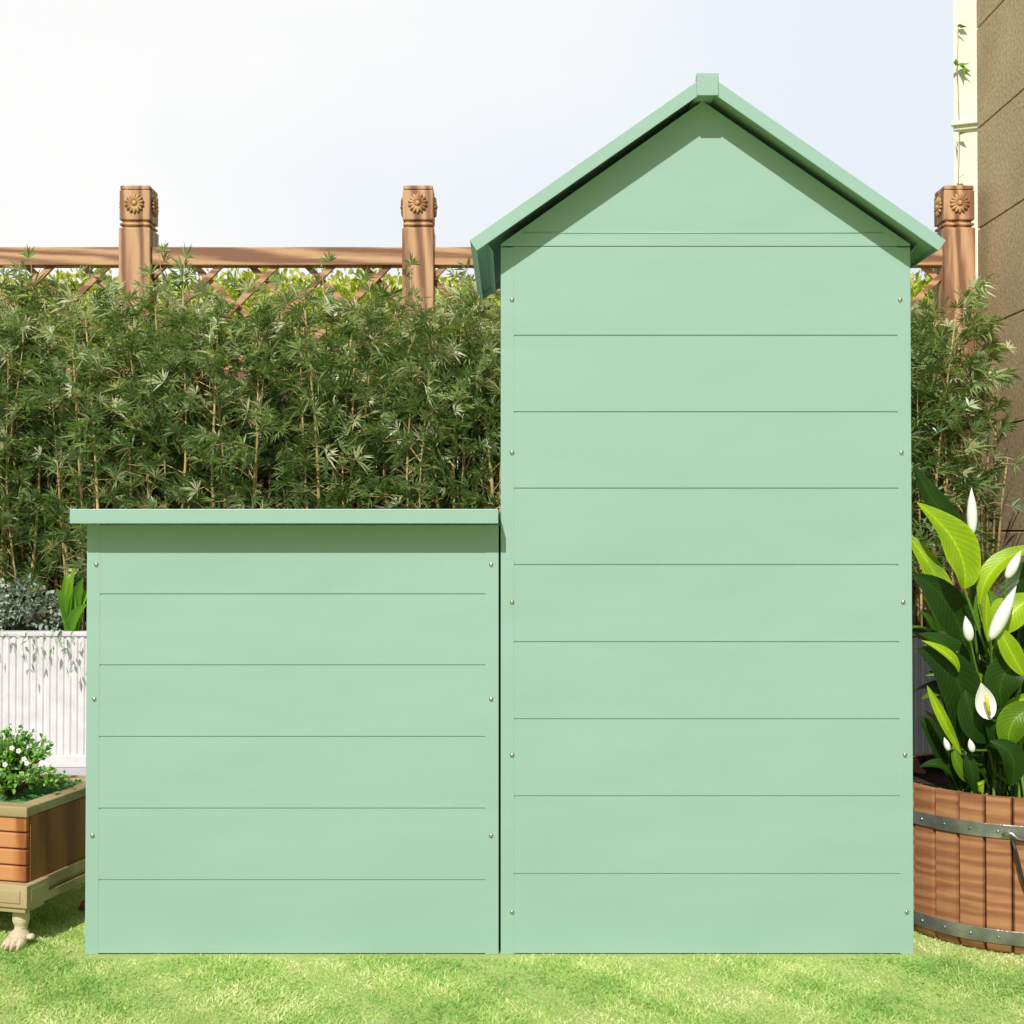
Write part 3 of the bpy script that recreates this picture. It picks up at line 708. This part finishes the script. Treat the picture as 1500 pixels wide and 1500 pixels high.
for zc, hh in ((Z(1221, 2.652), .0150), (Z(1377, 2.652), .0150)):
    bm = bmesh.new(); prof = [(RB+.0005, zc-hh), (RB+.0045, zc-hh), (RB+.0045, zc+hh), (RB+.0005, zc+hh)]; n = 96
    rings = [[bm.verts.new((r*math.cos(2*math.pi*i/n), r*math.sin(2*math.pi*i/n), z)) for r, z in prof] for i in range(n)]
    for i in range(n):
        for j in range(4): bm.faces.new((rings[i][j], rings[(i+1) % n][j], rings[(i+1) % n][(j+1) % 4], rings[i][(j+1) % 4]))
    hp = obj('hoop', bm, M['hoop'], ba, smooth=False, bevel=.001)
    for k in range(NS):
        bm = bmesh.new(); a = 2*math.pi*(k+.5)/NS+.05; blob(bm, ((RB+.0045)*math.cos(a), (RB+.0045)*math.sin(a), zc), (.0035, .0035, .0035), seg=8)
        obj('rivet', bm, M['hoop'], hp, smooth=True)
def onb(xpx, ypx, out=.012):
    # point on the barrel's outside seen at this pixel
    D = 2.66
    for _ in range(20):
        x = X(xpx, D)-bx; D = DC-math.sqrt(max(0, (RB+out)**2-x*x))
    p = at(xpx, ypx, D); return p-Vector((bx, by, 0))
bm = bmesh.new(); tube(bm, [onb(1468, 1222, .008), onb(1482, 1221, .012), onb(1490, 1228, .012), onb(1504, 1230, .010)], .0035, 8)
for v in bm.verts: pass
obj('handle_bracket', bm, M['steel'], ba, smooth=True)
bm = bmesh.new(); hpts = [onb(1482, 1228, .010), onb(1489, 1250, .014), onb(1496, 1280, .016), onb(1506, 1308, .016), onb(1525, 1322, .016), onb(1556, 1322, .016), onb(1576, 1308, .016), onb(1588, 1280, .014), onb(1598, 1250, .014), onb(1604, 1230, .01)]
tube(bm, hpts, .0035, 8); obj('handle', bm, M['iron'], ba, smooth=True)
bm = bmesh.new(); bmesh.ops.create_circle(bm, cap_ends=True, segments=48, radius=RB-.019, matrix=Matrix.Translation((0, 0, zb_top-.045))); obj('soil', bm, M['soil'], ba)

# ============================================================= LILY
ly = thing('peace_lily', 'white flowering lily with big glossy leaves growing in the stave barrel', 'plant', (bx, by, zb_top-.045))
V, T, A, L = [], [], [], []; stems = bmesh.new(); O = ly.location
def soilpt(): a = random.uniform(0, 6.28); r = random.uniform(0, .10); return Vector((-.06+r*math.cos(a), -.03+r*math.sin(a), -.005))
def leafpx(base, ctrl, tip, w, D, rnd, nrm=(0, -1, .4), dt=0, stem=True, **k):
    b = at(*base, D)-O; c = at(*ctrl, D-.02)-O; e = at(*tip, D+dt)-O
    ribbon(b, c, e, w*D/F, nrm, rnd, V=V, T=T, A=A, L=L, n=18, m=12, **k)
    if stem:
        s = soilpt(); m = s.lerp(b, .55)+Vector((0, 0, .04)); tube(stems, [s, m, b], [.0045, .004, .003], 6, cap=False)
BR, DK, MD = .85, .18, .52  # leaf tones: sunlit and shaded brightness is put into the leaf colour
leafpx((1412, 862), (1425, 800), (1343, 736), 62, 2.80, BR, (.35, -1, .25), cup=.3, wave=.15, wmax=.40)
leafpx((1436, 885), (1440, 812), (1530, 800), 30, 2.82, .92, (-.1, -.7, .9), cup=.3, wmax=.5)
leafpx((1424, 900), (1420, 830), (1432, 792), 26, 2.85, .3, (.8, -.6, .1))
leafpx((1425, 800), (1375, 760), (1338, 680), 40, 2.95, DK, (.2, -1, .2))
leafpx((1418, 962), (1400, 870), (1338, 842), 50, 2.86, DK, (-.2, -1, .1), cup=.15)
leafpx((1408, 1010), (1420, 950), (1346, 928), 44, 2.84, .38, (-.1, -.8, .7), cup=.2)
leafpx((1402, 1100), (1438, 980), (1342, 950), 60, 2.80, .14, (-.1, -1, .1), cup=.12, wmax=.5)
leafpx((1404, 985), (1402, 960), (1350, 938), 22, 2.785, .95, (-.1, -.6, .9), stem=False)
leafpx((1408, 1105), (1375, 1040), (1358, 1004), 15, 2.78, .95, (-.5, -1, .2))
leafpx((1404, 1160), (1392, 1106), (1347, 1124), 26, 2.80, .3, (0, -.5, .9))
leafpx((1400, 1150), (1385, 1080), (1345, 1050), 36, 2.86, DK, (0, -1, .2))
leafpx((1455, 1085), (1420, 1060), (1414, 1010), 46, 2.77, .22, (-.3, -1, .2))
leafpx((1462, 1120), (1475, 1050), (1425, 1040), 36, 2.76, .2, (-.1, -1, .4))
leafpx((1448, 940), (1442, 900), (1446, 868), 18, 2.80, .95, (.4, -1, .1))
leafpx((1470, 925), (1455, 880), (1478, 880), 24, 2.83, .9, (-.2, -.8, .5))
leafpx((1460, 930), (1480, 890), (1520, 872), 48, 2.80, .88, (-.1, -.8, .6))
leafpx((1500, 990), (1478, 950), (1460, 915), 30, 2.76, .85, (-.2, -1, .3))
leafpx((1468, 1035), (1450, 975), (1525, 955), 52, 2.78, .28, (-.1, -1, .3), cup=.15)
leafpx((1478, 1100), (1470, 1040), (1530, 1035), 44, 2.74, MD, (-.1, -.9, .5))
leafpx((1480, 1150), (1500, 1100), (1450, 1085), 36, 2.73, .22, (0, -1, .3))
leafpx((1440, 1165), (1432, 1130), (1440, 1160), 10, 2.72, .9, (0, -1, .2), stem=False)
leafpx((1428, 1165), (1425, 1120), (1412, 1100), 20, 2.76, .25, (0, -1, .2))
leafpx((1425, 1150), (1400, 1125), (1395, 1090), 18, 2.78, .5, (0, -1, .2))
for _ in range(34):                             # narrower leaves filling the middle of the clump
    bx_, by_ = random.uniform(1400, 1490), random.uniform(1040, 1160); a_ = random.uniform(-1.1, 1.1); l_ = random.uniform(70, 150)
    tx_ = max(1352, bx_+math.sin(a_)*l_); ty_ = by_-math.cos(a_)*l_
    leafpx((bx_, by_), (bx_+random.uniform(-8, 8), by_-l_*.6), (tx_, ty_), random.uniform(16, 32), random.uniform(2.80, 2.98), random.choice((.15, .25, .4, .5, .62, .8)), (random.uniform(-.6, .6), -1, random.uniform(0, .8)), wave=.1)
for k in range(44):                             # the rest of the clump, mostly right of the frame and behind
    a = random.uniform(0, 6.283); r0 = .02+.05*random.random(); rr = random.uniform(.10, .26); h = random.uniform(.18, .58)
    if math.sin(a) < -.1: rr *= .45
    if math.cos(a) < -.1 and math.sin(a) < .2: rr *= .55; h *= .6
    b = Vector((r0*math.cos(a), r0*math.sin(a), h*.45)); e = Vector((rr*math.cos(a), rr*math.sin(a), h*random.uniform(.75, 1.1))); c = b.lerp(e, .45)+Vector((0, 0, .12))
    if e.x+O.x < .905: e.x = .905-O.x
    ribbon(b, c, e, random.uniform(.05, .09), (random.uniform(-.3, .3)+math.cos(a)*.3, -.4, 1), random.choice((.12, .2, .3, .5, .8)), V=V, T=T, A=A, L=L, n=12, wave=.1)
    s = soilpt(); tube(stems, [s, s.lerp(b, .6)+Vector((0, 0, .02)), b], [.0045, .004, .003], 6, cap=False)
for v in V:
    if v.x+O.x < .885 and v.y+O.y < .52: v.x = .885-O.x+random.uniform(0, .002)
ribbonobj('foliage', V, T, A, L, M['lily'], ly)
for k in range(26):                              # bare petioles low in the clump
    s = soilpt()*1.0; e = s+Vector((random.uniform(-.06, .1), random.uniform(-.06, .05), random.uniform(.12, .4))); tube(stems, [s, s.lerp(e, .5)+Vector((.008, 0, 0)), e], [.004, .0035, .002], 6)
def spathe(base, tip, w, D, openn=False):
    b = at(*base, D)-O; e = at(*tip, D)-O; ax = (e-b); Ln = ax.length; d = ax.normalized()
    side = d.cross(Vector((0, -1, 0))).normalized(); fr = side.cross(d).normalized()
    if fr.y > 0: fr = -fr
    bm = bmesh.new(); n, m = 14, 14; rows = []; R_ = w*D/F*.5
    span = 2.6 if openn else 5.6
    for i in range(n+1):
        t = i/n; r = R_*(math.sin(math.pi*min(1, t**.75*.98+.02)))**.85+.0006; r *= 1 if not openn else 1.15
        if t > .75: r *= 1-(t-.75)*1.2
        row = []
        for j in range(m+1):
            a = (j/m-.5)*span+(.5 if not openn else 0)
            rr = r*(1+.10*(j/m if not openn else 0))
            row.append(bm.verts.new(b+d*Ln*t+side*math.sin(a)*rr+(-fr if openn else fr)*math.cos(a)*rr*(.8 if not openn else .45)))
        rows.append(row)
    for i in range(n):
        for j in range(m): bm.faces.new((rows[i][j], rows[i][j+1], rows[i+1][j+1], rows[i+1][j]))
    f = obj('flower', bm, M['petal'], ly, smooth=True); 
    so = f.modifiers.new('solid', 'SOLIDIFY'); so.thickness = .0008
    if openn:
        bm = bmesh.new(); p0 = b+fr*.004+d*Ln*.12; tube(bm, [p0, p0+d*Ln*.3+fr*.004, p0+d*Ln*.55+fr*.006], [.0035, .0042, .0028], 10); obj('spadix', bm, M['spadix'], f, smooth=True)
    s = soilpt(); tube(stems, [s, s.lerp(b, .6)+Vector((.01, 0, .05)), b+d*.004], [.0035, .003, .0026], 6, cap=False)
spathe((1424, 784), (1423, 714), 14, 2.80)
spathe((1474, 848), (1496, 806), 14, 2.78)
spathe((1450, 938), (1489, 858), 19, 2.74)
spathe((1421, 940), (1414, 902), 14, 2.77)
spathe((1450, 1054), (1437, 1000), 27, 2.72, True)
spathe((1390, 1100), (1383, 1080), 8, 2.76)
spathe((1425, 1102), (1420, 1082), 9, 2.73)
obj('stems', stems, M['stem'], ly, smooth=True)

# ============================================================= LIGHT
trav = Vector((.25, 1, -.97)).normalized()
sun = bpy.data.lights.new('sun', 'SUN'); sun.energy = 3.95; sun.angle = R(.5); sun.color = (1, .965, .91)
so = bpy.data.objects.new('sun', sun); C.objects.link(so); so.rotation_euler = trav.to_track_quat('-Z', 'Y').to_euler(); so.location = (-2, -6, 7)
w = bpy.data.worlds.new('World'); sc.world = w; w.use_nodes = True; nt = w.node_tree
bg = nt.nodes['Background']
sky = nt.nodes.new('ShaderNodeTexSky'); sky.sky_type = 'NISHITA'; sky.sun_disc = False
sky.sun_elevation = math.asin(-trav.z); sky.sun_rotation = math.atan2(-trav.x, -trav.y); sky.dust_density = 3; sky.ozone_density = 1; sky.air_density = 1
# thin bright haze and cloud veil low over the horizon
tc = nt.nodes.new('ShaderNodeTexCoord'); sep = nt.nodes.new('ShaderNodeSeparateXYZ'); nt.links.new(tc.outputs['Generated'], sep.inputs[0])
nz = N(nt, 'ShaderNodeTexNoise', Scale=1.6, Detail=5.); nt.links.new(tc.outputs['Generated'], nz.inputs['Vector'])
r = ramp(nt, [(0, (.95, .95, .95, 1)), (.42, (.9, .9, .9, 1)), (.62, (.05, .05, .05, 1))]); nt.links.new(sep.outputs['Z'], r.inputs[0])
dim = nt.nodes.new('ShaderNodeMixRGB'); dim.blend_type = 'MULTIPLY'; dim.inputs[0].default_value = 1; dim.inputs[2].default_value = (.72, .72, .74, 1)
veil = ramp(nt, [(.30, (13.2, 14.3, 15.8, 1)), (.55, (14.4, 15.1, 16.0, 1)), (.78, (16.3, 16.4, 16.2, 1))]); gl = N(nt, 'ShaderNodeMath', _operation='MULTIPLY_ADD'); nt.links.new(sep.outputs['X'], gl.inputs[0]); gl.inputs[1].default_value = -.75; nt.links.new(nz.outputs['Fac'], gl.inputs[2]); nt.links.new(gl.outputs[0], veil.inputs[0])
mx = nt.nodes.new('ShaderNodeMixRGB'); fy = N(nt, 'ShaderNodeMapRange'); nt.links.new(sep.outputs['Y'], fy.inputs[0]); fy.inputs[1].default_value = -.1; fy.inputs[2].default_value = .6; fy.inputs[3].default_value = .12; fy.inputs[4].default_value = 1.1
mm = N(nt, 'ShaderNodeMath', _operation='MULTIPLY'); mm.use_clamp = True; nt.links.new(r.outputs[0], mm.inputs[0]); nt.links.new(fy.outputs[0], mm.inputs[1])
nt.links.new(mm.outputs[0], mx.inputs[0]); nt.links.new(sky.outputs[0], dim.inputs[1]); nt.links.new(dim.outputs[0], mx.inputs[1]); nt.links.new(veil.outputs[0], mx.inputs[2])
nt.links.new(mx.outputs[0], bg.inputs['Color']); bg.inputs['Strength'].default_value = .06
# ============================================================= RENDER SETTINGS
sc.render.engine = 'CYCLES'
sc.view_settings.view_transform = 'Standard'; sc.view_settings.look = 'None'; sc.view_settings.gamma = 1; sc.view_settings.exposure = 0
sc.render.resolution_x = sc.render.resolution_y = 1024
